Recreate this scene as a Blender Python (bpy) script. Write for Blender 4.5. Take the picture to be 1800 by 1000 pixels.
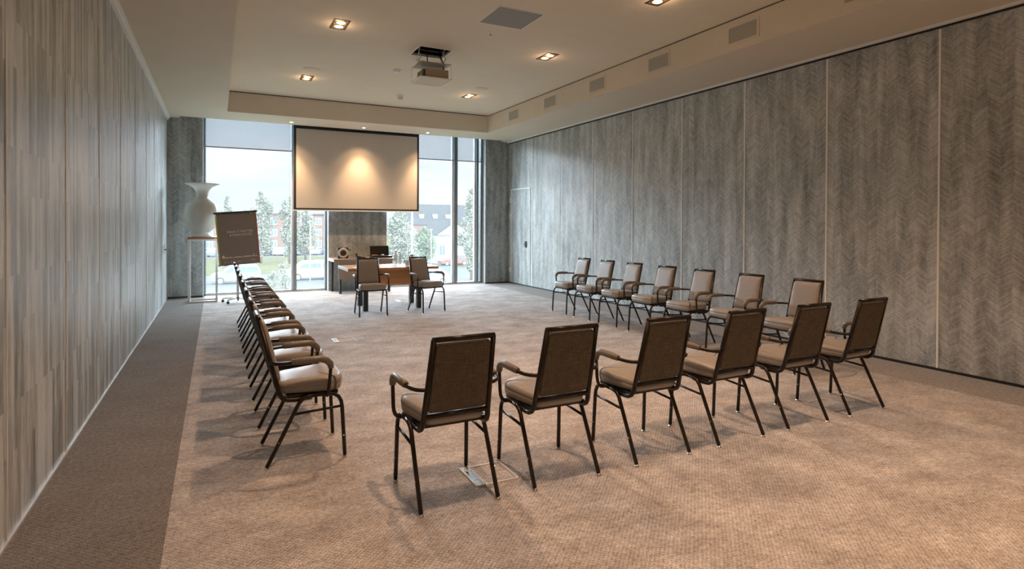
import bpy, bmesh, math, random
from mathutils import Vector, Matrix, Euler
random.seed(7)
PI = math.pi
R = math.radians
for o in list(bpy.data.objects):
    bpy.data.objects.remove(o)
SC = bpy.context.scene
C = SC.collection

# ------------------------------------------------------------------ camera
W, D, H, T = 7.53, 13.257, 3.577, 3.966       # room width, depth of the window wall, soffit, tray ceiling
yaw, pit, rol = R(26.977), R(-0.448), R(0.2247)
f_ = Vector((math.sin(yaw)*math.cos(pit), math.cos(yaw)*math.cos(pit), math.sin(pit)))
r_ = Vector((math.cos(yaw), -math.sin(yaw), 0))
u_ = r_.cross(f_)
r2 = r_*math.cos(rol)+u_*math.sin(rol)
u2 = -r_*math.sin(rol)+u_*math.cos(rol)
cd = bpy.data.cameras.new('camera')
cam = bpy.data.objects.new('camera', cd)
C.objects.link(cam)
m = Matrix((r2, u2, -f_)).transposed().to_4x4()
m.translation = Vector((0.8747, 0, 1.5))
cam.matrix_world = m
cd.sensor_width = 36
cd.lens = 1019.25*36/1800
cd.shift_y = -98.54/1800
cd.clip_end = 600
SC.camera = cam

# ------------------------------------------------------------------ view, sky, daylight
SC.view_settings.view_transform = 'Standard'
SC.view_settings.look = 'None'
SC.view_settings.exposure = 0.0
SC.view_settings.gamma = 1
SC.view_settings.use_curve_mapping = False
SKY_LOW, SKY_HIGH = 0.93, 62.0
LAMP = 128.0
WARM = (1.0, 0.61, 0.37)
wd = bpy.data.worlds.new('overcast_sky')
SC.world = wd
wd.use_nodes = True
nt = wd.node_tree
nt.nodes.clear()
def N(nt, t, **k):
    n = nt.nodes.new(t)
    for a, b in k.items():
        setattr(n, a, b)
    return n
out = N(nt, 'ShaderNodeOutputWorld')
bg = N(nt, 'ShaderNodeBackground')
tc = N(nt, 'ShaderNodeTexCoord')
sp = N(nt, 'ShaderNodeSeparateXYZ')
nt.links.new(tc.outputs['Generated'], sp.inputs[0])
# sky brightness by height, with an unseen bright band added to light the room (sine of the elevation -> radiance / 70)
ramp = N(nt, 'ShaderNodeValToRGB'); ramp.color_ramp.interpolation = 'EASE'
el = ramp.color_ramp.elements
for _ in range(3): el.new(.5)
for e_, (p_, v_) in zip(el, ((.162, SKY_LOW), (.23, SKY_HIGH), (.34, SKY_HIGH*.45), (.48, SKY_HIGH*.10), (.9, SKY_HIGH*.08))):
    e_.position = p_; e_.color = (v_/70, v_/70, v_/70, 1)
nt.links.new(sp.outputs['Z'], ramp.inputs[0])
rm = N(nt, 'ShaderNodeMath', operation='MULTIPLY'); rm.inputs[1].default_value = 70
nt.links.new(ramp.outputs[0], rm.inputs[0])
mp = N(nt, 'ShaderNodeMapping'); mp.inputs['Scale'].default_value = (2.2, 2.2, 9)
nt.links.new(tc.outputs['Generated'], mp.inputs[0])
nz = N(nt, 'ShaderNodeTexNoise'); nz.inputs['Scale'].default_value = 1.6; nz.inputs['Detail'].default_value = 6
nt.links.new(mp.outputs[0], nz.inputs[0])
cr = N(nt, 'ShaderNodeValToRGB')
cr.color_ramp.elements[0].position = .36; cr.color_ramp.elements[0].color = (.74, .80, .90, 1)
cr.color_ramp.elements[1].position = .60; cr.color_ramp.elements[1].color = (.98, 1.0, 1.04, 1)
nt.links.new(nz.outputs[0], cr.inputs[0])
tint = N(nt, 'ShaderNodeMapRange'); tint.inputs[1].default_value = .12; tint.inputs[2].default_value = .3
nt.links.new(sp.outputs['Z'], tint.inputs[0])
mxw = N(nt, 'ShaderNodeMix', data_type='RGBA'); nt.links.new(tint.outputs[0], mxw.inputs[0])
nt.links.new(cr.outputs[0], mxw.inputs[6]); mxw.inputs[7].default_value = (.76, .94, 1.12, 1)
nt.links.new(mxw.outputs[2], bg.inputs[0])
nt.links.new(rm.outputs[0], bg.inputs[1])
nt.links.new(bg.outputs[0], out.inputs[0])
def portal(name, x0, x1):
    l = bpy.data.lights.new(name, 'AREA'); l.shape = 'RECTANGLE'; l.size = x1-x0; l.size_y = 3.55
    l.cycles.is_portal = True
    o = bpy.data.objects.new(name, l); C.objects.link(o)
    o.location = ((x0+x1)/2, 13.62, 1.79); o.rotation_euler = (R(-90), 0, 0)
portal('window_daylight_portal', .62, 3.08)
portal('window_daylight_portal', 4.36, 6.88)

# ------------------------------------------------------------------ materials
def mat(name, col=(.5, .5, .5), rough=.6, metal=0, spec=.5):
    mm = bpy.data.materials.new(name); mm.use_nodes = True
    b = mm.node_tree.nodes['Principled BSDF']
    b.inputs['Base Color'].default_value = (*col, 1)
    b.inputs['Roughness'].default_value = rough
    b.inputs['Metallic'].default_value = metal
    b.inputs['Specular IOR Level'].default_value = spec
    return mm
def nodes(mm):
    return mm.node_tree, mm.node_tree.nodes['Principled BSDF']
def pos(nt):
    g = N(nt, 'ShaderNodeNewGeometry')
    return g.outputs['Position']
def objc(nt):
    return N(nt, 'ShaderNodeTexCoord').outputs['Object']
def mapped(nt, src, scale, rot=(0, 0, 0)):
    mp = N(nt, 'ShaderNodeMapping'); mp.inputs['Scale'].default_value = scale; mp.inputs['Rotation'].default_value = rot
    nt.links.new(src, mp.inputs[0]); return mp.outputs[0]
def noise(nt, vec, s, d=4, r=.55):
    n = N(nt, 'ShaderNodeTexNoise'); n.inputs['Scale'].default_value = s; n.inputs['Detail'].default_value = d
    n.inputs['Roughness'].default_value = r; nt.links.new(vec, n.inputs[0]); return n.outputs[0]
def ramp2(nt, fac, stops):
    c = N(nt, 'ShaderNodeValToRGB'); e = c.color_ramp.elements
    while len(e) < len(stops): e.new(.5)
    for el, (p, col) in zip(e, stops):
        el.position = p; el.color = (*col, 1)
    nt.links.new(fac, c.inputs[0]); return c.outputs[0]
def mathn(nt, op, a, b=None, c=None):
    n = N(nt, 'ShaderNodeMath', operation=op)
    for i, v in enumerate((a, b, c)):
        if v is None: continue
        if isinstance(v, (int, float)): n.inputs[i].default_value = v
        else: nt.links.new(v, n.inputs[i])
    return n.outputs[0]
def mixc(nt, fac, a, b, mode='MIX'):
    n = N(nt, 'ShaderNodeMix', data_type='RGBA', blend_type=mode)
    for i, v in ((0, fac), (6, a), (7, b)):
        if isinstance(v, (int, float)): n.inputs[i].default_value = v
        elif isinstance(v, tuple): n.inputs[i].default_value = (*v, 1)
        else: nt.links.new(v, n.inputs[i])
    return n.outputs[2]
def bump(nt, b, h, strength=.3, dist=.01):
    n = N(nt, 'ShaderNodeBump'); n.inputs['Strength'].default_value = strength; n.inputs['Distance'].default_value = dist
    nt.links.new(h, n.inputs['Height']); nt.links.new(n.outputs[0], b.inputs['Normal'])
def noisy(name, c1, c2, scale, rough=.6, metal=0, stretch=(1, 1, 1), bmp=0, dist=.002, spec=.5, world=False, d=4):
    mm = mat(name, c1, rough, metal, spec); nt, b = nodes(mm)
    v = mapped(nt, pos(nt) if world else objc(nt), stretch)
    f = noise(nt, v, scale, d)
    nt.links.new(ramp2(nt, f, [(.35, c1), (.65, c2)]), b.inputs['Base Color'])
    if bmp: bump(nt, b, f, bmp, dist)
    return mm

def carpet():
    mm = mat('carpet', rough=.92, spec=.15); nt, b = nodes(mm)
    p = pos(nt); s = N(nt, 'ShaderNodeSeparateXYZ'); nt.links.new(p, s.inputs[0])
    big = noise(nt, mapped(nt, p, (1.0, 1.35, 1), (0, 0, .5)), 2.6, 9, .74)
    fine = noise(nt, p, 150, 2, .7)
    mid = noise(nt, p, 38, 3, .7)
    inner = ramp2(nt, big, [(.33, (.325, .292, .272)), (.5, (.455, .426, .406)), (.66, (.60, .572, .55))])
    edge = ramp2(nt, big, [(.3, (.19, .172, .155)), (.7, (.24, .222, .203))])
    l = mathn(nt, 'GREATER_THAN', s.outputs[0], .655)
    r = mathn(nt, 'LESS_THAN', s.outputs[0], 6.83)
    k = mathn(nt, 'MULTIPLY', l, r)
    red = ramp2(nt, big, [(.3, (.31, .29, .272)), (.7, (.36, .34, .32))])
    ed = mixc(nt, l, edge, red)
    c = mixc(nt, k, ed, inner)
    # loop rows of the woven pile
    def rows(ax, f):
        return mathn(nt, 'SINE', mathn(nt, 'MULTIPLY', s.outputs[ax], f))
    loop = mathn(nt, 'MULTIPLY', rows(0, 2*PI/.026), rows(1, 2*PI/.026))
    g = mathn(nt, 'ADD', mathn(nt, 'MULTIPLY', fine, 2.3), mathn(nt, 'MULTIPLY', mid, 1.5))
    g = mathn(nt, 'ADD', g, mathn(nt, 'MULTIPLY', loop, .22))
    g = mathn(nt, 'MAXIMUM', mathn(nt, 'ADD', g, -.90), .2)
    c2 = N(nt, 'ShaderNodeVectorMath', operation='SCALE'); nt.links.new(c, c2.inputs[0]); nt.links.new(g, c2.inputs['Scale'])
    nt.links.new(c2.outputs[0], b.inputs['Base Color'])
    bump(nt, b, g, .5, .004)
    return mm

def wood_strips():
    # weathered grey timber strips standing upright (left wall)
    mm = mat('weathered_grey_strips', rough=.36, spec=1.0); nt, b = nodes(mm)
    p = pos(nt); s = N(nt, 'ShaderNodeSeparateXYZ'); nt.links.new(p, s.inputs[0])
    cb = N(nt, 'ShaderNodeCombineXYZ'); nt.links.new(s.outputs[2], cb.inputs[0]); nt.links.new(s.outputs[1], cb.inputs[1])
    br = N(nt, 'ShaderNodeTexBrick'); br.offset = .37; br.offset_frequency = 3; br.squash = 1
    br.inputs['Scale'].default_value = 1; br.inputs['Brick Width'].default_value = .62; br.inputs['Row Height'].default_value = .052
    br.inputs['Mortar Size'].default_value = .0006; br.inputs['Color1'].default_value = (0, 0, 0, 1); br.inputs['Color2'].default_value = (1, 1, 1, 1)
    br.inputs['Mortar'].default_value = (.25, .25, .25, 1)
    nt.links.new(cb.outputs[0], br.inputs[0])
    grain = noise(nt, mapped(nt, p, (1, 22, 1.5)), 4, 9, .78)
    blot = noise(nt, mapped(nt, p, (1, 5, .6)), 2.0, 6, .68)
    f = mathn(nt, 'ADD', mathn(nt, 'MULTIPLY', br.outputs[0], .15), mathn(nt, 'MULTIPLY', grain, .50))
    f = mathn(nt, 'ADD', f, mathn(nt, 'MULTIPLY', blot, .42))
    col = ramp2(nt, f, [(.39, (.115, .122, .112)), (.50, (.34, .363, .352)), (.61, (.66, .70, .695))])
    nt.links.new(col, b.inputs['Base Color'])
    ro = N(nt, 'ShaderNodeMapRange'); ro.inputs[3].default_value = .26; ro.inputs[4].default_value = .42
    nt.links.new(grain, ro.inputs[0]); nt.links.new(ro.outputs[0], b.inputs['Roughness'])
    bump(nt, b, f, .25, .004)
    return mm

def chevron(axis, name, dark=1.0):
    # columns of slanted slips, herringbone fashion
    mm = mat(name, rough=.36, spec=.8); nt, b = nodes(mm)
    p = pos(nt); s = N(nt, 'ShaderNodeSeparateXYZ'); nt.links.new(p, s.inputs[0])
    wob = noise(nt, mapped(nt, p, (3, 3, 5)), 2.2, 2)
    h = mathn(nt, 'ADD', s.outputs[axis], mathn(nt, 'MULTIPLY', wob, .03))
    tri = mathn(nt, 'PINGPONG', h, .105)
    v = mathn(nt, 'ADD', s.outputs[2], mathn(nt, 'MULTIPLY', tri, .75))
    v = mathn(nt, 'ADD', v, mathn(nt, 'MULTIPLY', wob, .05))
    row = mathn(nt, 'FLOOR', mathn(nt, 'DIVIDE', v, .017))
    colid = mathn(nt, 'FLOOR', mathn(nt, 'DIVIDE', h, .105))
    cb = N(nt, 'ShaderNodeCombineXYZ'); nt.links.new(row, cb.inputs[0]); nt.links.new(colid, cb.inputs[1])
    wn = N(nt, 'ShaderNodeTexWhiteNoise', noise_dimensions='3D'); nt.links.new(cb.outputs[0], wn.inputs[0])
    cw = N(nt, 'ShaderNodeTexWhiteNoise', noise_dimensions='1D'); nt.links.new(colid, cw.inputs['W'])
    blot = noise(nt, mapped(nt, p, (3.4, 3.4, .55)), 2.2, 6, .66)
    grain = noise(nt, mapped(nt, p, (9, 9, 14)), 4, 4, .7)
    f = mathn(nt, 'ADD', mathn(nt, 'MULTIPLY', wn.outputs[0], .10), mathn(nt, 'MULTIPLY', blot, .58))
    f = mathn(nt, 'ADD', f, mathn(nt, 'MULTIPLY', grain, .30))
    f = mathn(nt, 'ADD', f, mathn(nt, 'MULTIPLY', cw.outputs[0], .07))
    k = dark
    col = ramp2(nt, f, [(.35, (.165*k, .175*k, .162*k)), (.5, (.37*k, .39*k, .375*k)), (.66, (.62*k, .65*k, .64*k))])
    nt.links.new(col, b.inputs['Base Color'])
    bump(nt, b, f, .2, .004)
    return mm

def wood(name, c1, c2, rough=.35, ax=(1, 14, 14)):
    mm = mat(name, c1, rough); nt, b = nodes(mm)
    f = noise(nt, mapped(nt, objc(nt), ax), 2.6, 6, .65)
    nt.links.new(ramp2(nt, f, [(.3, c1), (.7, c2)]), b.inputs['Base Color'])
    return mm
def emit(name, col, s):
    mm = bpy.data.materials.new(name); mm.use_nodes = True; nt = mm.node_tree; nt.nodes.clear()
    o = N(nt, 'ShaderNodeOutputMaterial'); e = N(nt, 'ShaderNodeEmission'); e.inputs[0].default_value = (*col, 1); e.inputs[1].default_value = s
    nt.links.new(e.outputs[0], o.inputs[0]); return mm
def mixed(name, parts):
    # parts: list of (shader type, colour, weight, roughness)
    mm = bpy.data.materials.new(name); mm.use_nodes = True; nt = mm.node_tree; nt.nodes.clear()
    o = N(nt, 'ShaderNodeOutputMaterial'); acc = None; tot = 0
    for t, col, w, ro in parts:
        s = N(nt, 'ShaderNodeBsdf'+t); s.inputs[0].default_value = (*col, 1)
        if ro is not None: s.inputs['Roughness'].default_value = ro
        tot += w
        if acc is None: acc = s.outputs[0]
        else:
            mx = N(nt, 'ShaderNodeMixShader'); mx.inputs[0].default_value = w/tot
            nt.links.new(acc, mx.inputs[1]); nt.links.new(s.outputs[0], mx.inputs[2]); acc = mx.outputs[0]
    nt.links.new(acc, o.inputs[0]); return mm

M = dict(
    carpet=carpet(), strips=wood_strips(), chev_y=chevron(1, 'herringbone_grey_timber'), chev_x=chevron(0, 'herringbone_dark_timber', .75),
    paint=noisy('soffit_paint', (.70, .63, .505), (.72, .65, .53), 3, .75, world=True),
    tray=noisy('ceiling_paint', (.74, .67, .53), (.76, .69, .55), 3, .8, world=True),
    alu=mat('satin_aluminium', (.66, .66, .64), .4, .4), white_trim=mat('white_trim', (.88, .88, .85), .4),
    black=mat('black_gap', (.012, .011, .010), .6), frame=noisy('window_frame_grey', (.17, .19, .20), (.20, .22, .23), 20, .4),
    jamb=mat('pale_jamb', (.50, .53, .54), .5),
    glass=mixed('window_glass', [('Transparent', (.97, .985, .98), .94, None), ('Translucent', (1, .99, .97), .019, None), ('Glossy', (1, 1, 1), .02, .02)]),  # translucent share lays a pale veil of glare over the outside view
    blind=mixed('blind_fabric', [('Transparent', (.84, .86, .88), .80, None), ('Translucent', (.20, .21, .22), .06, None), ('Diffuse', (.30, .31, .33), .14, None)]),
    bronze=noisy('bronze_tube', (.020, .0145, .010), (.030, .022, .015), 30, .30, .35),
    leather=noisy('taupe_vinyl', (.31, .28, .25), (.35, .32, .288), 60, .42, bmp=.12, dist=.001),
    padm=noisy('taupe_arm_pad', (.16, .13, .10), (.20, .165, .13), 60, .36),
    chrome=mat('chrome', (.75, .74, .70), .18, 1), rubber=mat('black_rubber', (.015, .015, .015), .5),
    screen=mat('screen_cloth', (.58, .52, .45), .85, spec=.1), blackcloth=mat('screen_border', (.018, .018, .018), .7),
    wood_or=wood('orange_veneer', (.60, .29, .12), (.72, .38, .17), .35), wood_br=wood('brown_veneer', (.26, .125, .06), (.32, .165, .085), .4),
    taupe=wood('taupe_veneer', (.30, .225, .175), (.345, .265, .21), .4), paleedge=mat('pale_edge', (.62, .62, .60), .35),
    darkmetal=mat('dark_grey_metal', (.055, .058, .06), .4, .4), whitemetal=noisy('white_powder_coat', (.70, .69, .66), (.74, .73, .70), 30, .4),
    resin=mixed('milky_resin', [('Diffuse', (.62, .59, .54), .66, None), ('Translucent', (.85, .83, .78), .34, None), ('Glossy', (1, 1, 1), .06, .2)]),
    poster=mat('brown_poster', (.24, .195, .165), .38), yellow=mat('yellow_edge', (.60, .52, .10), .5), red=mat('red_edge', (.48, .11, .07), .5),
    ink=mat('pale_print', (.85, .76, .68), .6), inkor=mat('peach_print', (.90, .62, .46), .6),
    plastic=mat('black_plastic', (.016, .017, .018), .35), screenglass=mat('dark_display', (.01, .011, .012), .15),
    peach=mat('peach_ring', (.66, .55, .46), .4), paper=mat('white_paper', (.78, .77, .74), .7), tray_or=mat('orange_card', (.60, .24, .08), .5),
    clear=mixed('clear_glass', [('Transparent', (.86, .89, .90), .50, None), ('Glossy', (1, 1, 1), .25, .05), ('Diffuse', (.85, .87, .88), .25, None)]),
    hatch=mat('hatch_metal', (.66, .66, .64), .5),
    silver=mat('brushed_silver', (.62, .63, .64), .28, .9), beige=mat('beige_casing', (.40, .33, .25), .5), green=mat('lens_green_grey', (.055, .075, .05), .3),
    grille=noisy('grey_grille', (.42, .40, .34), (.48, .46, .40), 200, .6), grillep=mat('grey_ceiling_grille', (.30, .30, .285), .7),
    lampring=mat('dark_lamp_box', (.05, .042, .03), .45, .3), bulb=emit('halogen_bulb', (1.0, .58, .26), 6.0), bulb2=emit('pinspot_bulb', (1.0, .78, .50), 7.0),
    gold=mat('gold_reflector', (.55, .36, .16), .3, .8),
)
def woven():
    mm = mat('woven_brown_fabric', rough=.8, spec=.2); nt, b = nodes(mm)
    p = objc(nt)
    a = noise(nt, mapped(nt, p, (1, 1, 14)), 22, 3, .7); c = noise(nt, mapped(nt, p, (14, 1, 1)), 22, 3, .7)
    f = mathn(nt, 'MULTIPLY', mathn(nt, 'ADD', a, c), .5)
    nt.links.new(ramp2(nt, f, [(.36, (.065, .052, .038)), (.5, (.115, .095, .070)), (.64, (.18, .15, .112))]), b.inputs['Base Color'])
    bump(nt, b, f, .4, .002)
    return mm
M['woven'] = woven()

# ------------------------------------------------------------------ mesh helpers
class MB:
    def __init__(s): s.b = bmesh.new()
    def face(s, pts):
        vs = [s.b.verts.new(p) for p in pts]; s.b.faces.new(vs); return s
    def box(s, a, b, mtx=None):
        x0, y0, z0 = a; x1, y1, z1 = b
        P = [(x, y, z) for z in (z0, z1) for y in (y0, y1) for x in (x0, x1)]
        if mtx is not None: P = [mtx @ Vector(q) for q in P]
        v = [s.b.verts.new(q) for q in P]
        for f in ((0, 2, 3, 1), (4, 5, 7, 6), (0, 1, 5, 4), (2, 6, 7, 3), (0, 4, 6, 2), (1, 3, 7, 5)):
            s.b.faces.new([v[i] for i in f])
        return s
    def tube(s, pts, r, n=10, closed=False, ends=True, flat=1.0, phase=0.0):
        P = [Vector(p) for p in pts]; k = len(P); rs = r if isinstance(r, (list, tuple)) else [r]*k
        rings = []; up = None
        for i in range(k):
            if closed: t = (P[(i+1) % k]-P[i-1])
            else: t = (P[min(i+1, k-1)]-P[max(i-1, 0)])
            t.normalize()
            if up is None:
                up = Vector((0, 0, 1)) if abs(t.z) < .9 else Vector((0, 1, 0))
            a = t.cross(up).normalized(); up2 = a.cross(t).normalized(); up = up2
            rings.append([s.b.verts.new(P[i]+a*math.cos(2*PI*(j+phase)/n)*rs[i]+up2*math.sin(2*PI*(j+phase)/n)*rs[i]*flat) for j in range(n)])
        for i in range(k if closed else k-1):
            A, B = rings[i], rings[(i+1) % k]
            for j in range(n):
                f = s.b.faces.new((A[j], A[(j+1) % n], B[(j+1) % n], B[j])); f.smooth = n > 5
        if ends and not closed:
            s.b.faces.new(rings[0][::-1]); s.b.faces.new(rings[-1])
        return s
    def cyl(s, p0, p1, r, n=16): return s.tube([p0, p1], r, n)
    def lathe(s, prof, c=(0, 0, 0), n=32, smooth=True, caps=True):
        rings = [[s.b.verts.new((c[0]+r*math.cos(2*PI*j/n), c[1]+r*math.sin(2*PI*j/n), c[2]+z)) for j in range(n)] for r, z in prof]
        for A, B in zip(rings, rings[1:]):
            for j in range(n):
                f = s.b.faces.new((A[j], A[(j+1) % n], B[(j+1) % n], B[j])); f.smooth = smooth
        if caps: s.b.faces.new(rings[0][::-1]); s.b.faces.new(rings[-1])
        return s
    def rings(s, loops, smooth=True, caps=True):
        L = [[s.b.verts.new(p) for p in l] for l in loops]; n = len(L[0])
        for A, B in zip(L, L[1:]):
            for j in range(n):
                f = s.b.faces.new((A[j], A[(j+1) % n], B[(j+1) % n], B[j])); f.smooth = smooth
        if caps: s.b.faces.new(L[0][::-1]); s.b.faces.new(L[-1])
        return s
    def prism(s, outline, axis, a, b):
        def mk(p, t):
            q = list(p); q.insert(axis, t); return q
        A = [s.b.verts.new(mk(p, a)) for p in outline]; B = [s.b.verts.new(mk(p, b)) for p in outline]; n = len(A)
        s.b.faces.new(A); s.b.faces.new(B[::-1])
        for j in range(n): s.b.faces.new((A[j], B[j], B[(j+1) % n], A[(j+1) % n]))
        return s
    def ball(s, c, r, sub=2, sc=(1, 1, 1)):
        res = bmesh.ops.create_icosphere(s.b, subdivisions=sub, radius=r)
        for v in res['verts']: v.co = Vector((v.co.x*sc[0]+c[0], v.co.y*sc[1]+c[1], v.co.z*sc[2]+c[2]))
        return s
    def build(s, name, m, parent=None, bevel=0, smooth=False, seg=2, keep=False):
        if not keep: bmesh.ops.recalc_face_normals(s.b, faces=s.b.faces)
        if smooth:
            for f in s.b.faces: f.smooth = True
        me = bpy.data.meshes.new(name); s.b.to_mesh(me); s.b.free(); me.materials.append(M[m] if isinstance(m, str) else m)
        o = bpy.data.objects.new(name, me); C.objects.link(o)
        if parent is not None: o.parent = parent
        if bevel:
            md = o.modifiers.new('bevel', 'BEVEL'); md.width = bevel; md.segments = seg; md.limit_method = 'ANGLE'; md.angle_limit = R(40)
        return o
def tag(o, label=None, cat=None, group=None, kind=None):
    if label: o['label'] = label
    if cat: o['category'] = cat
    if group: o['group'] = group
    if kind: o['kind'] = kind
    return o
def thing(name, loc, label, cat, rz=0, group=None):
    o = bpy.data.objects.new(name, None); C.objects.link(o); o.location = loc; o.rotation_euler = (0, 0, rz)
    o.empty_display_size = .1
    return tag(o, label, cat, group)
def struct(name, mb, m, **k):
    o = mb.build(name, m, **k)
    if k.get('parent') is None: o['kind'] = 'structure'
    return o
KIDS = {}
def children(o): return [c for c in bpy.data.objects if c.parent == o]
def copy_tree(o, parent=None):
    c = o.copy(); C.objects.link(c)
    if parent is not None: c.parent = parent
    if o not in KIDS: KIDS[o] = children(o)
    for ch in KIDS[o]: copy_tree(ch, c)
    return c

# ------------------------------------------------------------------ room shell
YR = -3.6
struct('floor', MB().box((-.3, YR-.2, -.25), (W+.3, 13.66, 0)), 'carpet')
struct('wall_left', MB().box((-.2, YR, 0), (0, 13.66, 4.2)), 'strips')
struct('wall_right', MB().box((W, YR, 0), (W+.2, 13.66, 4.2)), 'chev_y')
struct('wall_rear', MB().box((-.2, YR-.2, 0), (W+.2, YR, 4.2)), 'chev_x')
struct('wall_far_left', MB().box((0, D, 0), (.62, 13.66, 4.2)), 'chev_x')
struct('wall_far_right', MB().box((6.88, D, 0), (W, 13.66, 4.2)), 'chev_x')
struct('wall_far_middle', MB().box((3.08, D, 0), (4.364, 13.66, 4.2)), 'chev_x')
# ceiling : tray with a hole for the projector lift
hx0, hx1, hy0, hy1 = 3.385, 3.87, 7.76, 8.23
tx0, tx1, ty0, ty1 = 1.05, 6.39, -2.6, 12.06
c = MB()
for a, b in (((tx0-.05, ty0-.05), (hx0, ty1+.05)), ((hx1, ty0-.05), (tx1+.05, ty1+.05)), ((hx0, ty0-.05), (hx1, hy0)), ((hx0, hy1), (hx1, ty1+.05))):
    c.box((*a, T), (*b, T+.03))
struct('ceiling', c, 'tray')
c = MB()
px0, px1, py0 = .22, 7.30, 13.04
c.box((0, YR, H), (tx0, 13.0, H+.03)).box((tx1, YR, H), (W, 13.0, H+.03)).box((tx0, ty1, H), (tx1, 13.0, H+.03)).box((tx0, YR, H), (tx1, ty0, H+.03))
c.box((0, 13.0, H), (px0, 13.257, H+.03)).box((px1, 13.0, H), (W, 13.257, H+.03)).box((px0, 13.0, H), (px1, py0, H+.03))
struct('ceiling_soffit', c, 'paint')
c = MB()
c.box((tx0-.03, ty0, H+.03), (tx0, ty1, T-.017)).box((tx1, ty0, H+.03), (tx1+.03, ty1, T-.017)).box((tx0-.03, ty1, H+.03), (tx1+.03, ty1+.03, T-.017)).box((tx0-.03, ty0-.03, H+.03), (tx1+.03, ty0, T-.017))
struct('ceiling_fascia', c, 'paint')
struct('ceiling_shadow_gap', MB().box((tx0-.04, ty0, T-.017), (tx0-.015, ty1, T)).box((tx1+.015, ty0, T-.017), (tx1+.04, ty1, T)).box((tx0, ty1+.015, T-.017), (tx1, ty1+.04, T)), 'black')
struct('ceiling_pocket', MB().box((0, 13.04, 3.86), (W, 13.66, 3.9)), 'paint')
struct('ceiling_pocket_edge', MB().box((px0, py0-.02, H+.03), (px1, py0, 3.86)), 'paint')
struct('ceiling_void', MB().box((-.2, YR-.2, 4.55), (W+.2, 13.66, 4.6)), 'black')
# baseboard lines, top rails
struct('trim_1', MB().box((0, YR, 0), (.010, D, .012)), 'alu')
struct('trim_2', MB().box((0, YR, H-.055), (.030, D, H)).box((.030, YR, H-.018), (.055, D, H)), 'white_trim')
struct('trim_3', MB().box((W-.06, YR, H-.022), (W, D, H)), 'white_trim')
struct('trim_4', MB().box((W-.012, YR, H-.042), (W+.0, D, H-.022)), 'black')
struct('floor_gap_right', MB().box((W-.012, YR, 0), (W, D, .026)), 'black')  # black strip put in for the dark gap at the wall foot
struct('baseboard_far_left', MB().box((0.01, D-.008, 0), (.62, D, .03)), 'black')
struct('baseboard_far_right', MB().box((6.88, D-.008, 0), (W-.012, D, .03)), 'black')
n = 5
for k in range(-4, 8):
    y = 4.67+1.2*k
    if y < 13.1:
        struct('trim_%d' % n, MB().box((0, y-.004, .012), (.004, y+.004, H-.055)), 'white_trim'); n += 1
for k in range(-5, 8):
    y = 3.345+1.24*k
    if y < 12.9:
        struct('trim_%d' % n, MB().box((W-.006, y-.010, .026), (W, y+.010, H-.05)), 'white_trim'); n += 1
struct('trim_%d' % n, MB().box((W-.005, D-.03, .026), (W, D-.018, H-.05)), 'alu'); n += 1
# pale corner strips of the window reveals
for x0, x1 in ((.62, .628), (3.072, 3.08), (4.364, 4.372), (6.872, 6.88)):
    struct('trim_%d' % n, MB().box((x0, D+.004, 0), (x1, 13.43, 3.86)), 'jamb'); n += 1
# floor convector grille at the window
g = MB()
for i in range(3): g.box((.72, 13.16+i*.035, 0), (3.0, 13.178+i*.035, .006))
struct('trim_%d' % n, g, 'alu'); n += 1

def window(name, x0, x1, mull):
    w = bpy.data.objects.new(name, None); C.objects.link(w); w['kind'] = 'structure'; w.location = ((x0+x1)/2, 13.5, 0)
    o = lambda x: x-(x0+x1)/2
    fr = MB(); y0, y1 = -.06, .06
    fr.box((o(x0), y0, 0), (o(x0)+.045, y1, 3.86)).box((o(x1)-.045, y0, 0), (o(x1), y1, 3.86)).box((o(x0)+.045, y0, 0), (o(x1)-.045, y1, .045)).box((o(x0)+.045, y0, 3.80), (o(x1)-.045, y1, 3.86))
    fr.build('window_frame', 'frame', w)
    MB().box((o(x0)+.045, y0-.04, 0.0), (o(x1)-.045, y0, .022)).build('window_sill', 'jamb', w)
    xs = [x0+.045]
    for a, b in mull:
        MB().box((o(a), y0-.02, .045), (o(b), y1, 3.80)).build('mullion', 'frame', w)
        MB().box((o(a)-.035, y0+.03, .045), (o(a), y1, 3.80)).build('sash', 'jamb', w)
        xs += [a-.035, b]
    xs.append(x1-.045)
    for a, b in zip(xs[::2], xs[1::2]):
        MB().box((o(a), -.006, .045), (o(b), .006, 3.80)).build('window_pane', 'glass', w)
window('window_1', .628, 3.072, [(2.36, 2.43)])
window('window_2', 4.372, 6.872, [(6.10, 6.19), (6.70, 6.76)])
def blind(x0, x1, label):
    t = thing('roller_blind', ((x0+x1)/2, 13.40, 3.045), label, 'blind', group='roller blinds pulled partway down the windows')
    h = (x1-x0)/2
    MB().box((-h, -.001, .02), (h, .001, .78)).build('blind_cloth', 'blind', t)
    MB().box((-h, -.008, 0), (h, .008, .022)).build('bottom_bar', 'frame', t)
    MB().cyl((-h, 0, .775), (h, 0, .775), .026).build('roller_tube', 'frame', t)
blind(.64, 3.06, 'half-drawn grey translucent roller blind above the flip chart and vase')
blind(4.385, 6.86, 'half-drawn grey translucent roller blind right of the projection screen')

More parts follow.
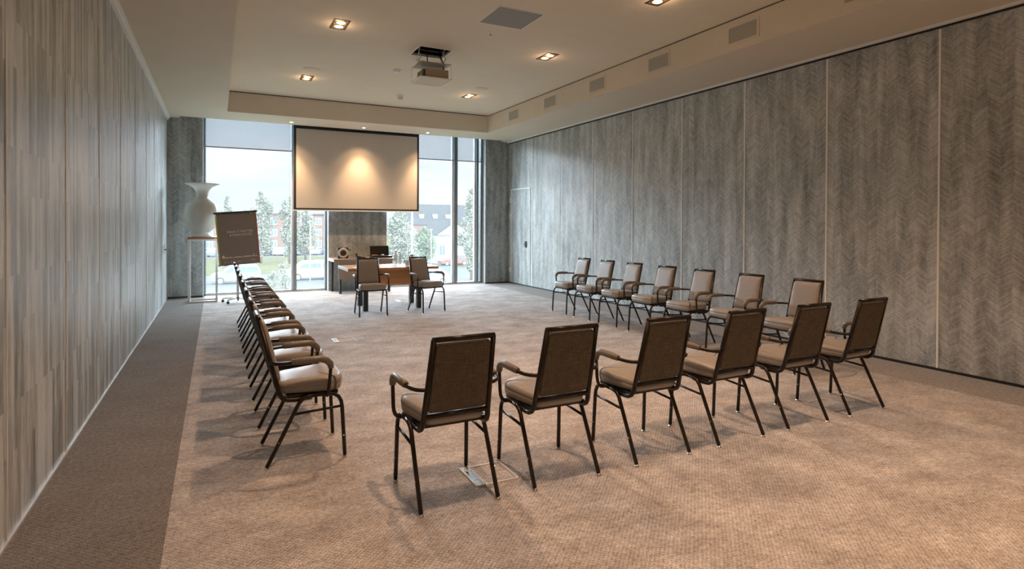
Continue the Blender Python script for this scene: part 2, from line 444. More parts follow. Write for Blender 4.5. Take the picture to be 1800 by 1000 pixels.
# right side door
def right_door():
    t = bpy.data.objects.new('door_1', None); C.objects.link(t); t['kind'] = 'structure'; t.location = (W, 12.62, 0)
    MB().box((-.006, -.485, .03), (-.001, .485, 2.35)).build('door_leaf', 'chev_y', t)
    MB().box((-.012, -.508, .03), (-.001, -.485, 2.375)).box((-.012, .485, .03), (-.001, .508, 2.375)).box((-.012, -.485, 2.35), (-.001, .485, 2.375)).build('door_frame', 'white_trim', t)
    for z in (.34, 1.71, 2.10):
        MB().box((-.03, .50, z-.06), (-.002, .535, z+.06)).build('hinge', 'white_trim', t)
    h = MB().box((-.014, -.36, .93), (-.006, -.25, 1.08)).build('handle_plate', 'plastic', t, bevel=.004)
    MB().box((-.05, -.33, 1.00), (-.014, -.29, 1.02)).box((-.05, -.33, 1.0), (-.04, -.27, 1.02)).build('door_handle', 'chrome', h)
right_door()
t = bpy.data.objects.new('door_2', None); C.objects.link(t); t['kind'] = 'structure'; t.location = (0, 12.4, 0)
MB().box((.001, -.5, .02), (.006, .5, 2.3)).build('door_leaf', 'strips', t)
h = MB().box((.006, .02, .92), (.014, .08, 1.10)).build('handle_plate', 'chrome', t)
MB().box((.014, .035, .99), (.045, .06, 1.01)).build('door_handle', 'plastic', h)

# ------------------------------------------------------------------ ceiling fittings
def spotlight(name, loc, power, angle, blend=.6, size=.06, col=WARM, tilt=(0, 0, 0)):
    l = bpy.data.lights.new(name, 'SPOT'); l.energy = power; l.color = col; l.spot_size = angle; l.spot_blend = blend; l.shadow_soft_size = size
    o = bpy.data.objects.new(name, l); C.objects.link(o); o.location = loc; o.rotation_euler = tilt
    return o
proto = None
LY = (10.37, 7.40, 4.93, 2.4, 0, -1.8)
where = {(0, 0): 'far left one above the screen side', (0, 1): 'near left one before the projector', (1, 0): 'far right one beside the row of wall vents',
         (1, 1): 'middle right one below the square grille', (1, 2): 'one cut by the top edge'}
for i, x in enumerate((2.235, 5.215)):
    for j, y in enumerate(LY):
        if (i, j) in where:
            t = thing('recessed_twin_downlight', (x, y, T), 'lit twin halogen ceiling downlight, '+where[(i, j)], 'ceiling light', group='twin halogen downlights in the tray ceiling')
            MB().box((-.095, -.18, -.006), (-.075, .18, 0)).box((.075, -.18, -.006), (.095, .18, 0)).box((-.075, -.18, -.006), (.075, -.162, 0)).box((-.075, .162, -.006), (.075, .18, 0)).build('frame', 'lampring', t)
            MB().box((-.075, -.162, -.003), (.075, .162, 0)).build('housing', 'gold', t)
            for yy in (-.075, .075):
                MB().lathe([(.066, -.006), (.066, -.003)], (0, yy, 0), 20).build('bulb_ring', 'lampring', t)
                MB().lathe([(.052, -.009), (.056, -.006)], (0, yy, 0), 20).build('bulb', 'bulb', t)
        spotlight('downlight_lamp', (x, y, T-.02), LAMP*(.55 if y > 9 else .65 if y > 6 else 1.5 if y > 1 else 1.3), R(108), .75, .05)
        g_ = bpy.data.lights.new('bulb_spill', 'POINT'); g_.energy = 1.6; g_.color = WARM; g_.shadow_soft_size = .05
        g_o = bpy.data.objects.new('bulb_spill', g_); C.objects.link(g_o); g_o.location = (x, y, T-.09)
for x, lab in ((2.24, 'tiny lit pin spot above the left end of the screen'), (3.72, 'tiny lit pin spot above the middle of the screen'), (5.17, 'tiny lit pin spot above the right end of the screen')):
    t = thing('pin_spot', (x, 12.70, H), lab, 'ceiling light', group='pin spots in the soffit before the screen')
    MB().lathe([(.045, -.004), (.05, 0)], n=20).build('rim', 'alu', t)
    MB().lathe([(.028, -.010), (.032, -.004)], n=16).build('bulb', 'bulb2', t)
    spotlight('pin_spot_lamp', (x, 12.70, H-.03), 66, R(100), 1.0, .02, (1.0, .64, .36), (R(5), 0, 0))
    spotlight('pin_spot_beam', (x, 12.70, H-.03), 230, R(62), 1.0, .02, (1.0, .66, .38), (R(10), 0, 0))
for k, (y, lab) in enumerate(((10.78, 'furthest'), (9.30, 'second furthest'), (7.80, 'middle'), (6.33, 'second nearest fully shown'), (4.87, 'large nearest fully shown'), (3.42, 'topmost, cut by the upper edge'))):
    t = thing('wall_vent', (tx1, y, 3.77), lab+' square air vent in the right fascia', 'air vent', group='air vents in the right ceiling fascia')
    MB().box((-.006, -.235, -.115), (0, -.205, .115)).box((-.006, .205, -.115), (0, .235, .115)).box((-.006, -.205, -.115), (0, .205, -.09)).box((-.006, -.205, .09), (0, .205, .115)).build('frame', 'paint', t)
    s = MB().box((-.003, -.205, -.09), (-.001, .205, .09))
    for q in range(11): s.box((-.006, -.205, -.088+q*.017), (-.003, .205, -.081+q*.017))
    s.build('louvre', 'grille', t)
t = thing('ceiling_grille', (4.015, 6.22, T), 'large flat grey square grille in the tray ceiling', 'ceiling grille')
MB().box((-.285, -.285, -.008), (.285, .285, -.002)).build('panel', 'grillep', t)
MB().box((-.30, -.30, -.006), (.30, -.285, 0)).box((-.30, .285, -.006), (.30, .30, 0)).box((-.30, -.285, -.006), (-.285, .285, 0)).box((.285, -.285, -.006), (.30, .285, 0)).build('frame', 'white_trim', t)
for x, y, r, lab in ((2.23, 9.77, .135, 'flush round ceiling loudspeaker near the far left downlight'), (5.18, 9.74, .125, 'flush round ceiling loudspeaker near the far right downlight')):
    t = thing('ceiling_speaker', (x, y, T), lab, 'ceiling speaker', group='flush round ceiling loudspeakers')
    MB().lathe([(r, -.004), (r+.004, 0)], n=40).build('rim', 'tray', t)
    MB().lathe([(r-.015, -.008), (r-.012, -.004)], n=40).build('mesh_cover', 'paint', t)
t = thing('ceiling_sensor', (3.45, 9.17, T), 'small round white sensor dome left of the hanging projector', 'sensor')
MB().lathe([(.02, -.045), (.05, -.035), (.06, -.012)], n=28).build('dome', 'white_trim', t)
MB().lathe([(.08, -.012), (.084, 0)], n=28).build('base', 'white_trim', t)
t = thing('smoke_detector', (4.03, 10.97, T), 'white round smoke detector hanging near the far ceiling edge', 'smoke detector')
MB().lathe([(.062, -.03), (.066, 0)], n=28).build('base', 'white_trim', t)
MB().lathe([(.025, -.085), (.045, -.075), (.052, -.03)], n=28).build('sensor_head', 'paint', t)
t = thing('sprinkler', (4.02, 6.81, T), 'tiny ceiling sprinkler head behind the square grille', 'sprinkler')
MB().lathe([(.035, -.004), (.038, 0)], n=20).build('rosette', 'white_trim', t)
MB().lathe([(.008, -.03), (.008, -.004)], n=12).lathe([(.018, -.034), (.018, -.030)], n=12).build('nozzle', 'chrome', t)

# projector on its scissor lift
t = thing('projector_lift', ((hx0+hx1)/2, (hy0+hy1)/2, T), 'open ceiling projector lift with white frame and hanging cage', 'projector lift')
hw, hd = (hx1-hx0)/2, (hy1-hy0)/2
MB().box((-hw-.012, -hd-.012, -.006), (-hw+.006, hd+.012, 0)).box((hw-.006, -hd-.012, -.006), (hw+.012, hd+.012, 0)).box((-hw+.006, -hd-.012, -.006), (hw-.006, -hd+.006, 0)).box((-hw+.006, hd-.006, -.006), (hw-.006, hd+.012, 0)).build('hatch_frame', 'white_trim', t)
MB().box((-hw-.02, -hd-.02, .04), (-hw, hd+.02, .42)).box((hw, -hd-.02, .04), (hw+.02, hd+.02, .42)).box((-hw, -hd-.02, .04), (hw, -hd, .42)).box((-hw, hd, .04), (hw, hd+.02, .42)).box((-hw, -hd, .40), (hw, hd, .42)).build('shaft', 'rubber', t)
MB().box((-hw+.04, -.02, .12), (hw-.04, .0, .135)).box((-hw+.04, .10, .05), (hw-.04, .115, .06)).build('drive_plate', 'darkmetal', t)
for sx in (-1, 1):
    a = MB(); x = sx*(hw-.06)
    a.cyl((x, -.16, .15), (x, .10, -.10), .006, 8).cyl((x, .16, .15), (x, -.10, -.10), .006, 8)
    a.cyl((x, .10, -.10), (x, -.14, -.195), .006, 8).cyl((x, -.10, -.10), (x, .14, -.195), .006, 8)
    a.build('scissor_arm', 'alu', t)
MB().box((-.215, -.20, -.205), (.225, .20, -.193)).build('top_plate', 'beige', t)
for sx in (-1, 1):
    for sy in (-1, 1): MB().cyl((sx*.222, sy*.215, -.42), (sx*.222, sy*.215, -.20), .003, 6).build('cage_rod', 'alu', t)
MB().box((-.225, -.22, -.425), (.225, .22, -.413)).build('bottom_cover', 'tray', t)
MB().box((-.235, -.23, -.428), (-.225, .23, -.408)).box((.225, -.23, -.428), (.235, .23, -.408)).box((-.225, -.23, -.428), (.225, -.22, -.408)).box((-.225, .22, -.428), (.225, .23, -.408)).build('cover_edge', 'white_trim', t)
MB().tube([(-.06, .02, .40), (-.06, .02, 0), (-.05, .0, -.19)], .008, 8).tube([(.15, .06, .40), (.16, .10, 0), (.19, .0, -.15), (.17, -.05, -.25)], .010, 8).build('cable', 'rubber', t)
pj = thing('projector', ((hx0+hx1)/2+.02, (hy0+hy1)/2, T-.405), 'beige boxy video projector held inside the ceiling lift cage', 'projector')
MB().box((-.15, -.16, .02), (.19, .17, .135)).build('casing', 'beige', pj, bevel=.012)
MB().box((-.185, -.13, .03), (-.15, .13, .12)).build('side_grille', 'green', pj)
MB().lathe([(.035, 0), (.035, .02)], (0.02, 0, .0), 20).build('mount_foot', 'darkmetal', pj)
MB().cyl((.05, .17, .075), (.05, .195, .075), .04, 20).build('lens', 'plastic', pj)

# ------------------------------------------------------------------ projection screen
t = thing('projection_screen', (3.72, 13.14, 1.78), 'large lowered white projection screen with black border before the window wall', 'projection screen')
MB().box((-1.335, -.0015, .045), (1.34, .0015, 1.745)).build('projection_cloth', 'screen', t)
MB().box((-1.385, -.002, .045), (-1.335, .002, 2.0)).box((1.34, -.002, .045), (1.385, .002, 2.0)).box((-1.335, -.002, 1.745), (1.34, .002, 2.0)).box((-1.385, -.002, .008), (1.385, .002, .045)).build('border', 'blackcloth', t)
MB().box((-1.42, -.05, 2.0), (1.42, .06, 2.079)).build('roller_case', 'blackcloth', t)
MB().box((-1.42, -.012, -.015), (1.47, .012, .008)).build('bottom_bar', 'white_trim', t)

# ------------------------------------------------------------------ chairs
def make_chair():
    t = thing('banquet_armchair', (0, 0, 0), 'chair', 'chair')
    def sm(o): return o
    # legs
    for sx in (-1, 1):
        rear = [(sx*.218, -.235, .014), (sx*.214, -.065, .35), (sx*.213, -.05, .378), (sx*.213, -.028, .402), (sx*.213, .0, .414), (sx*.213, .045, .418)]
        front = [(sx*.221, .228, .014), (sx*.216, .212, .32), (sx*.215, .206, .36), (sx*.214, .190, .392), (sx*.213, .162, .411), (sx*.213, .125, .418), (sx*.213, .045, .418)]
        for p in (rear, front):
            l = MB().tube(p, .0125, 10).build('leg', 'bronze', t)
            x, y, z = p[0]
            MB().lathe([(.015, 0), (.015, .005), (.008, .008), (.008, .016)], (x, y, 0), 14).build('glide', 'chrome', l)
            yy = y+(p[1][1]-y)*.42
            MB().ball((x+(p[1][0]-x)*.42+sx*.011, yy-.004, z+(p[1][2]-z)*.42), .0055, 1).build('rivet', 'chrome', l)
        MB().tube([(sx*.215, -.083, .314), (sx*.216, .212, .330)], .0085, 8).build('stretcher', 'bronze', t)
    # seat
    def outline(k, z, crown=0):
        P = []
        pts = [(-.165, -.165), (.165, -.165), (.218, .13), (.195, .205), (.10, .232), (-.10, .232), (-.195, .205), (-.218, .13)]
        rad = [.05, .05, .05, .03, .03, .03, .03, .05]
        m_ = len(pts)
        for i in range(m_):
            p = Vector(pts[i]); a = Vector(pts[i-1]); b = Vector(pts[(i+1) % m_])
            d1 = (a-p).normalized(); d2 = (b-p).normalized(); rr = rad[i]
            for q in (0, .25, .5, .75, 1):
                u = (p+d1*rr)*(1-q)**2+p*2*q*(1-q)+(p+d2*rr)*q*q
                sx_, sy_ = u.x*(1-k/.2), .033+(u.y-.033)*(1-k/.2)
                zz = z+(.020*(sy_+.165)/.4)*((z-.43)/.07)
                P.append((sx_, sy_, zz))
        return P
    MB().rings([outline(.020, .430), outline(.004, .436), outline(0, .450), outline(-.002, .470), outline(.0015, .473), outline(-.002, .476), outline(.001, .488), outline(.008, .498), outline(.022, .505), outline(.06, .510), outline(.12, .513), outline(.17, .514)]).build('seat', 'leather', t)
    MB().box((-.19, -.12, .408), (.19, .19, .430)).build('seat_frame', 'bronze', t)
    # back frame: two uprights curving under the seat, top rail, lower rail
    def up(sx):
        return [(sx*.19, .03, .402), (sx*.19, -.07, .398), (sx*.19, -.115, .402), (sx*.189, -.146, .418), (sx*.186, -.163, .445), (sx*.183, -.172, .485), (sx*.166, -.277, .906)]
    L, Rr = up(-1), up(1)
    bf = MB()
    bf.tube(L, .0150, 8, phase=.5).tube(Rr, .0150, 8, phase=.5)
    bf.tube([(-.173, -.278, .908), (.173, -.278, .908)], .0150, 8, phase=.5)
    bf.tube([(-.178, -.175, .487), (.178, -.175, .487)], .0140, 8, phase=.5)
    bf.build('back_frame', 'bronze', t)
    # back cushion
    def bq(x, v, off):   # v along height 0..1, off toward front
        y = -.174-.104*v; z = .490+.418*v; nrm = Vector((0, .418, .104)).normalized()
        wdt = .172-.016*v
        return Vector((x*wdt, y, z))+nrm*off
    def bl(k, off):
        P = []
        for (cx, cv) in ((-1, 0), (1, 0), (1, 1), (-1, 1)):
            x = cx*(1-k/.16); v = .022+.945*cv; v = v+(.5-cv)*2*(k/.215)
            P.append((x, v))
        Q = []
        for i in range(4):
            a, p, b = P[i-1], P[i], P[(i+1) % 4]
            for q in (0, .5, 1):
                rr = .10
                d1 = (a[0]-p[0], a[1]-p[1]); d2 = (b[0]-p[0], b[1]-p[1])
                u = [((p[j]+d1[j]*rr*.5)*(1-q)**2+p[j]*2*q*(1-q)+(p[j]+d2[j]*rr*.5)*q*q) for j in (0, 1)]
                Q.append(bq(u[0], u[1], off))
        return Q
    MB().rings([bl(.006, -.002), bl(.004, .008), bl(.006, .022), bl(.014, .032), bl(.028, .036), bl(.07, .038)]).build('backrest', 'leather', t)
    bp = MB().rings([bl(.006, -.002), bl(.006, -.009), bl(.012, -.012), bl(.02, -.012), bl(.07, -.013)]).build('back_panel', 'woven', t)
    bp['label'] = 'brown woven fabric back panel'
    for sx in (-1, 1):
        arm = [(sx*.176, -.212, .640), (sx*.200, -.207, .640), (sx*.226, -.190, .641), (sx*.245, -.160, .642), (sx*.256, -.120, .644), (sx*.262, -.07, .646), (sx*.265, 0, .650), (sx*.265, .07, .650), (sx*.265, .105, .640), (sx*.265, .126, .618), (sx*.265, .132, .585),
               (sx*.264, .124, .48), (sx*.262, .120, .450), (sx*.254, .117, .428), (sx*.240, .115, .414), (sx*.213, .113, .410)]
        am = MB().tube(arm, .0110, 10).build('arm', 'bronze', t)
        pad = [(sx*.2585, -.10, .648), (sx*.259, -.095, .649), (sx*.263, -.04, .652), (sx*.265, .02, .654), (sx*.265, .075, .654), (sx*.265, .108, .643), (sx*.265, .130, .619), (sx*.265, .1345, .594), (sx*.265, .1345, .590)]
        MB().tube(pad, [.013, .019, .021, .022, .022, .022, .021, .018, .013], 12).build('arm_pad', 'padm', am)
    return t
chair0 = make_chair()
used = [False]
def chair(x, y, rz, label, group):
    t = chair0 if not used[0] else copy_tree(chair0)
    if not used[0]:
        used[0] = True
        KIDS.clear()
    t.location = (x, y, 0); t.rotation_euler = (0, 0, rz); t['label'] = label; t['group'] = group; t['category'] = 'chair'
near = [(2.022, 'nearest chair of the front row seen from behind, leftmost, over the floor hatch'),
        (2.688, 'second chair from left in the front row seen from behind'),
        (3.41, 'third chair from left in the front row seen from behind'),
        (4.105, 'fourth chair from left in the front row seen from behind'),
        (4.81, 'fifth chair from left in the front row seen from behind'),
        (5.52, 'last chair of the front row seen from behind, nearest the right wall')]
for (x, lab), a in zip(near, (0, 0, 0, .01, -.01, 0)):
    chair(x, 3.073, a, lab, 'armchairs of the row seen from behind')
left = [(4.02, 'nearest armchair of the left row, seen fully from the side'), (4.785, 'second armchair of the left row, just behind the nearest one'),
        (5.53, 'third armchair of the left row counted from the nearest'), (6.285, 'fourth armchair of the left row counted from the nearest'),
        (7.05, 'fifth armchair of the left row counted from the nearest'), (7.80, 'sixth armchair of the left row counted from the nearest'),
        (8.55, 'seventh armchair of the left row, one before its far end'), (9.30, 'last armchair of the left row, furthest towards the flip chart')]
for y, lab in left:
    chair(1.38, y, R(-90), lab, 'armchairs of the left row')
right = [(8.335, 'furthest armchair of the right row, nearest the side door'), (7.665, 'second furthest armchair of the right row'),
         (6.985, 'third armchair from the far end of the right row'), (6.27, 'fourth armchair of the right row, in its middle'),
         (5.57, 'fifth armchair from the far end of the right row'), (4.83, 'sixth armchair from the far end, one before the nearest of the right row'),
         (4.09, 'nearest armchair of the right row, behind the front row chairs')]
for y, lab in right:
    chair(6.245, y, R(90), lab, 'armchairs of the right row')
chair(3.12, 9.50, R(178), 'armchair facing the room at the left of the wooden table', 'armchairs at the presenter table')
chair(4.08, 9.52, R(196), 'armchair turned slightly at the right of the wooden table', 'armchairs at the presenter table')

# ------------------------------------------------------------------ presenter table and things on it
t = thing('presenter_table', (3.62, 10.30, 0), 'orange wood presenter table on dark square legs behind the two armchairs', 'table')
MB().box((-.79, -.44, .69), (.80, .44, .738)).build('tabletop', 'wood_or', t, bevel=.003)
o = MB().box((-.796, -.44, .69), (-.791, .44, .736)).build('end_edge', 'paleedge', t); o['label'] = 'end edge painted pale grey for reflected window light'  # wood end coloured pale grey to imitate window light reflected on it
for x, y in ((-.48, -.33), (-.42, .38), (.47, -.31), (.55, .38)):
    MB().box((x-.04, y-.04, 0), (x+.04, y+.04, .69)).build('leg', 'darkmetal', t)
MB().box((-.44, -.32, .42), (.43, -.30, .69)).build('front_panel', 'wood_or', t)
def bottle(x, y, z, lab, r=.036, h=.25):
    t = thing('water_bottle', (x, y, z), lab, 'bottle', group='clear bottles on the presenter table')
    MB().lathe([(r*.9, 0), (r, .01), (r, h*.6), (r*.8, h*.72), (r*.38, h*.84), (r*.36, h*.93)], n=20).build('bottle_body', 'clear', t)
    MB().lathe([(r*.46, h*.93), (r*.46, h)], n=16).build('cap', 'silver', t)
bottle(3.77, 10.37, .739, 'clear water bottle, leftmost vessel on the wooden table', .042, .27)
bottle(3.87, 10.43, .739, 'second clear water bottle on the wooden table, next to the tumblers', .034, .24)
for k, (x, y) in enumerate(((3.93, 10.30), (3.99, 10.36), (3.96, 10.22))):
    t = thing('tumbler', (x, y, .739), ('upturned clear tumbler nearest the bottles', 'upturned clear tumbler beside the silver flask', 'foremost upturned clear tumbler on the table')[k], 'glass', group='tumblers on the presenter table')
    MB().lathe([(.032, 0), (.026, .09)], n=20, caps=False).build('glass_wall', 'clear', t)
    MB().lathe([(.026, .088), (.026, .094)], n=20).build('glass_base', 'clear', t)
t = thing('thermos_flask', (4.07, 10.36, .739), 'short silver vacuum flask, rightmost vessel on the wooden table', 'flask')
MB().lathe([(.043, 0), (.045, .01), (.045, .165)], n=24).build('flask_body', 'silver', t)
MB().lathe([(.04, .165), (.042, .17), (.036, .2)], n=24).build('lid', 'silver', t)
MB().tube([(.045, 0, .15), (.075, 0, .14), (.075, 0, .06), (.045, 0, .05)], .006, 8).build('handle', 'darkmetal', t)
t = tag(MB().box((-.15, -.10, 0), (.15, .10, .008)).build('serving_tray', 'tray_or', None, bevel=.003), 'low orange tray lying in front of the silver flask', 'tray'); t.location = (4.04, 10.03, .739)
for (x, y, a, lab) in ((3.05, 10.05, .2, 'white sheet of paper at the left end of the table'), (3.62, 10.18, -.1, 'white sheet of paper in the middle of the table'), (4.20, 10.24, .15, 'white sheet of paper near the right end of the table')):
    o = tag(MB().box((-.105, -.148, 0), (.105, .148, .002)).build('paper_sheet', 'paper'), lab, 'paper', 'sheets on the presenter table'); o.location = (x, y, .739); o.rotation_euler = (0, 0, a)
o = tag(MB().box((-.14, -.05, 0), (.14, .05, .012)).build('notepad', mat('pale_yellow_pad', (.68, .66, .40), .6)), 'long pale yellow notepad at the front edge of the table', 'notepad'); o.location = (3.98, 9.93, .739)
# side desk
t = thing('side_desk', (3.72, 12.86, 0), 'brown side desk with pale end against the central pillar', 'desk')
MB().box((-.66, -.36, .685), (.66, .38, .74)).build('desktop', 'taupe', t, bevel=.003)
MB().box((-.668, -.36, .685), (-.661, .38, .74)).build('end_edge', 'paleedge', t)
MB().box((-.56, -.30, .31), (.60, -.28, .685)).build('front_panel', 'taupe', t)
for x, y in ((-.51, -.25), (.54, -.25), (-.58, .30), (.58, .30)):
    MB().box((x-.022, y-.022, 0), (x+.022, y+.022, .685)).build('leg', 'darkmetal', t)
# round ring speaker
t = thing('desk_loudspeaker', (3.30, 12.80, .741), 'black box loudspeaker with peach ring front, left on the side desk', 'speaker')
MB().box((-.11, -.03, 0), (.11, .09, .235)).build('cabinet', 'plastic', t, bevel=.008)
q = MB(); q.tube([(.086*math.cos(a*PI/16), -.036, .118+.086*math.sin(a*PI/16)) for a in range(32)], .024, 10, closed=True, flat=.5)
q.build('ring', 'peach', t)
MB().cyl((0, -.034, .118), (0, -.03, .118), .062, 28).build('cone', 'darkmetal', t)
MB().tube([(.11, .0, .17), (.15, -.01, .19), (.17, -.02, .165)], .008, 8).build('bracket', 'plastic', t)
# conference phone
t = thing('desk_telephone', (3.68, 12.78, .741), 'dark desk telephone with coiled cord between speaker and laptop', 'telephone')
MB().prism([(-.10, 0), (.09, 0), (.09, .02), (-.10, .055)], 1, -.09, .09).build('phone_base', 'plastic', t, bevel=.006)
MB().tube([(-.10, -.06, .075), (-.09, 0, .095), (-.10, .07, .075)], [.02, .012, .02], 10).build('handset', 'plastic', t)
MB().tube([(-.1+.012*i+.006*math.cos(i*2), -.1+.012*math.sin(i*2.0), .012+.006*math.cos(i*2.0)) for i in range(-14, 12)], .006, 6).build('cord', 'plastic', t)
t = thing('laptop', (4.13, 12.84, .741), 'open black laptop leaning back at the right of the side desk', 'laptop')
MB().box((-.23, -.16, 0), (.22, .08, .045)).build('docking_base', 'plastic', t, bevel=.005)
mt = Matrix.Translation((0.0, .09, .045)) @ Matrix.Rotation(R(-14), 4, 'X') 
MB().box((-.21, 0, 0), (.21, .012, .215), mt).build('lid', 'plastic', t)
MB().box((-.20, -.002, .01), (.20, 0, .205), mt).build('display', 'screenglass', t)
o = tag(MB().ball((0, 0, .017), .05, 2, (.62, 1, .34)).build('computer_mouse', 'silver', smooth=True), 'small grey computer mouse resting on the laptop base', 'mouse'); o.location = (4.14, 12.72, .787)
o = tag(MB().box((-.05, -.04, 0), (.05, .04, .022)).build('sticky_note_block', 'tray_or'), 'small orange note block at the left edge of the laptop base', 'note pad'); o.location = (3.975, 12.75, .787)

# ------------------------------------------------------------------ pedestal, vase, flip chart
t = thing('plinth_stand', (.64, 12.51, 0), 'tall open white metal stand with brown wooden top in the left corner', 'stand')
hw, hd, s = .23, .19, .018
b = MB()
for sx in (-1, 1):
    for sy in (-1, 1): b.box((sx*hw-s, sy*hd-s, 0), (sx*hw+s, sy*hd+s, 1.19))
for z in (.014, 1.176):
    for sy in (-1, 1): b.box((-hw+s, sy*hd-s, z-s), (hw-s, sy*hd+s, z+s))
    for sx in (-1, 1): b.box((sx*hw-s, -hd+s, z-s), (sx*hw+s, hd-s, z+s))
b.build('frame', 'whitemetal', t)
MB().box((-.25, -.21, 1.19), (.25, .21, 1.235)).build('stand_top', 'wood_br', t, bevel=.003)
def spl(pr, n=5):
    out = []
    for i in range(len(pr)-1):
        p0 = pr[max(i-1, 0)]; p1 = pr[i]; p2 = pr[i+1]; p3 = pr[min(i+2, len(pr)-1)]
        for k in range(n):
            u = k/n
            out.append(tuple(.5*((2*p1[j])+(-p0[j]+p2[j])*u+(2*p0[j]-5*p1[j]+4*p2[j]-p3[j])*u*u+(-p0[j]+3*p1[j]-3*p2[j]+p3[j])*u**3) for j in (0, 1)))
    return out+[pr[-1]]
vase = [(.165, 0), (.168, .012), (.13, .05), (.125, .085), (.20, .15), (.275, .25), (.303, .38), (.292, .50), (.245, .62), (.165, .695), (.112, .735), (.103, .80), (.12, .87), (.18, .945), (.298, .998)]
t = thing('milky_vase', (.625, 12.50, 1.236), 'big round milky white vase with flared rim on the tall stand', 'vase')
MB().lathe(spl(vase)+[(.290, 1.0)]+[(max(r-.012, .01), z+.008) for r, z in spl(vase)[::-1] if z > .1], n=56, caps=False).build('vase_body', 'resin', t, smooth=True)
MB().lathe([(.30, -.004), (.304, 0), (.30, .004), (.296, 0), (.30, -.004)], (0, 0, 1.0), 56, caps=False).build('rim', 'resin', t)

fc = thing('flip_chart', (1.228, 12.12, 0), 'wheeled flip chart with dark brown printed sheet before the left window', 'flip chart')
BM = Matrix.Translation((0, -.02, 1.21)) @ Matrix.Rotation(R(-4), 4, 'X') @ Matrix.Rotation(R(-4.3), 4, 'Y')
def bend(x, z):   # slightly bowed sheet
    return BM @ Vector((x, -.025*math.cos(z*PI/.98), z))
bw, bh = .350, .485
def sheet(x0, x1, z0, z1, off, nz_=14):
    q = MB(); P = []
    n_ = Vector((0, -1, 0))
    for i in range(nz_+1):
        z = z0+(z1-z0)*i/nz_
        P.append([bend(x, z)+n_*o_ for x, o_ in ((x0, off), (x1, off), (x1, off-.002), (x0, off-.002))])
    q.rings(P, smooth=False)
    return q
sheet(-bw, bw, -bh, bh, .0).build('backboard', 'whitemetal', fc)
sheet(-bw+.02, bw-.02, -bh+.0, bh-.02, .006).build('printed_sheet', 'poster', fc)
o = sheet(-bw-.005, -bw+.02, -bh, bh-.045, .009).build('side_strip', 'yellow', fc); o['label'] = 'yellow left edge strip'
o = sheet(bw-.02, bw+.003, -bh, bh-.045, .009).build('side_strip', 'red', fc); o['label'] = 'red right edge strip'
mk = lambda a, b: MB().box(a, b, BM)
mk((-bw-.025, -.03, bh-.012), (bw+.02, .03, bh+.02)).build('paper_clamp', 'darkmetal', fc)
for x in (-.26, .26): mk((x-.008, -.04, bh-.04), (x+.008, .0, bh-.012)).build('clamp_pin', 'chrome', fc)
mk((-bw-.02, .0, -bh-.012), (bw+.01, .035, -bh+.012)).build('pen_tray', 'darkmetal', fc)
def text(s, size, x, z, m, name, off=.012, sy=1):
    cu = bpy.data.curves.new(name, 'FONT'); cu.body = s; cu.size = size; cu.align_x = 'CENTER'; cu.extrude = .0006; cu.space_character = 1.08
    tmp = bpy.data.objects.new(name, cu); C.objects.link(tmp)
    dg = bpy.context.evaluated_depsgraph_get(); me = bpy.data.meshes.new_from_object(tmp.evaluated_get(dg))
    bpy.data.objects.remove(tmp)
    for v in me.vertices:
        q = Vector((v.co.x*.92+x, 0, v.co.y*sy+z)); e = v.co.z
        v.co = bend(q.x, q.z)+Vector((0, -off-e, 0))
    me.materials.clear(); me.materials.append(M[m]); ob = bpy.data.objects.new(name, me); C.objects.link(ob); ob.parent = fc
    return ob
text('MAKE IT MATTER', .058, .045, .105, 'ink', 'heading_text')
text('& MAKE NOTES', .056, .055, .045, 'ink', 'heading_text')
text('- - - - - - - - -', .03, .045, -.01, 'ink', 'printed_line')
sk = MB(); random.seed(3)
x = -.29
while x < .30:
    w_ = random.uniform(.012, .03); h_ = random.choice((.004, .008, .010, .013))
    if abs(x+.27) < .02 or abs(x-.235) < .012: h_ = .045; w_ = .010
    P = [bend(x, -.36)+Vector((0, -.012, 0)), bend(x+w_+.002, -.36)+Vector((0, -.012, 0)), bend(x+w_+.002, -.354+h_)+Vector((0, -.012, 0)), bend(x, -.354+h_)+Vector((0, -.012, 0))]
    sk.face(P); x += w_
sk.build('skyline_print', 'inkor', fc, keep=True)
for x in (-.25, -.14, -.02):
    sk = MB().box((x-.008, -.04, -.442), (x+.008, -.036, -.428), BM).box((x+.015, -.04, -.437), (x+.07, -.036, -.433), BM).build('small_print', 'ink', fc)
MB().box((.2, -.04, -.432), (.27, -.036, -.427), BM).build('small_print', 'ink', fc)
MB().box((-.02, -.014, .08), (.02, .014, 1.35)).build('post', 'alu', fc)
MB().lathe([(.035, .065), (.035, .10)], n=20).build('hub', 'darkmetal', fc)
for a in (15, 87, 159, 231, 303):
    d = Vector((math.cos(R(a)), math.sin(R(a)), 0)); l = .27
    lg = MB().tube([(0, 0, .085), tuple(d*l+Vector((0, 0, .072)))], [.017, .012], 8).build('foot', 'alu', fc)
    e = d*l
    s_ = Vector((-d.y, d.x, 0))
    MB().cyl(tuple(e+s_*.014+Vector((0, 0, .025))), tuple(e-s_*.014+Vector((0, 0, .025))), .025, 16).cyl(tuple(e+Vector((0, 0, .03))), tuple(e+Vector((0, 0, .072))), .008, 8).build('caster', 'rubber', lg)

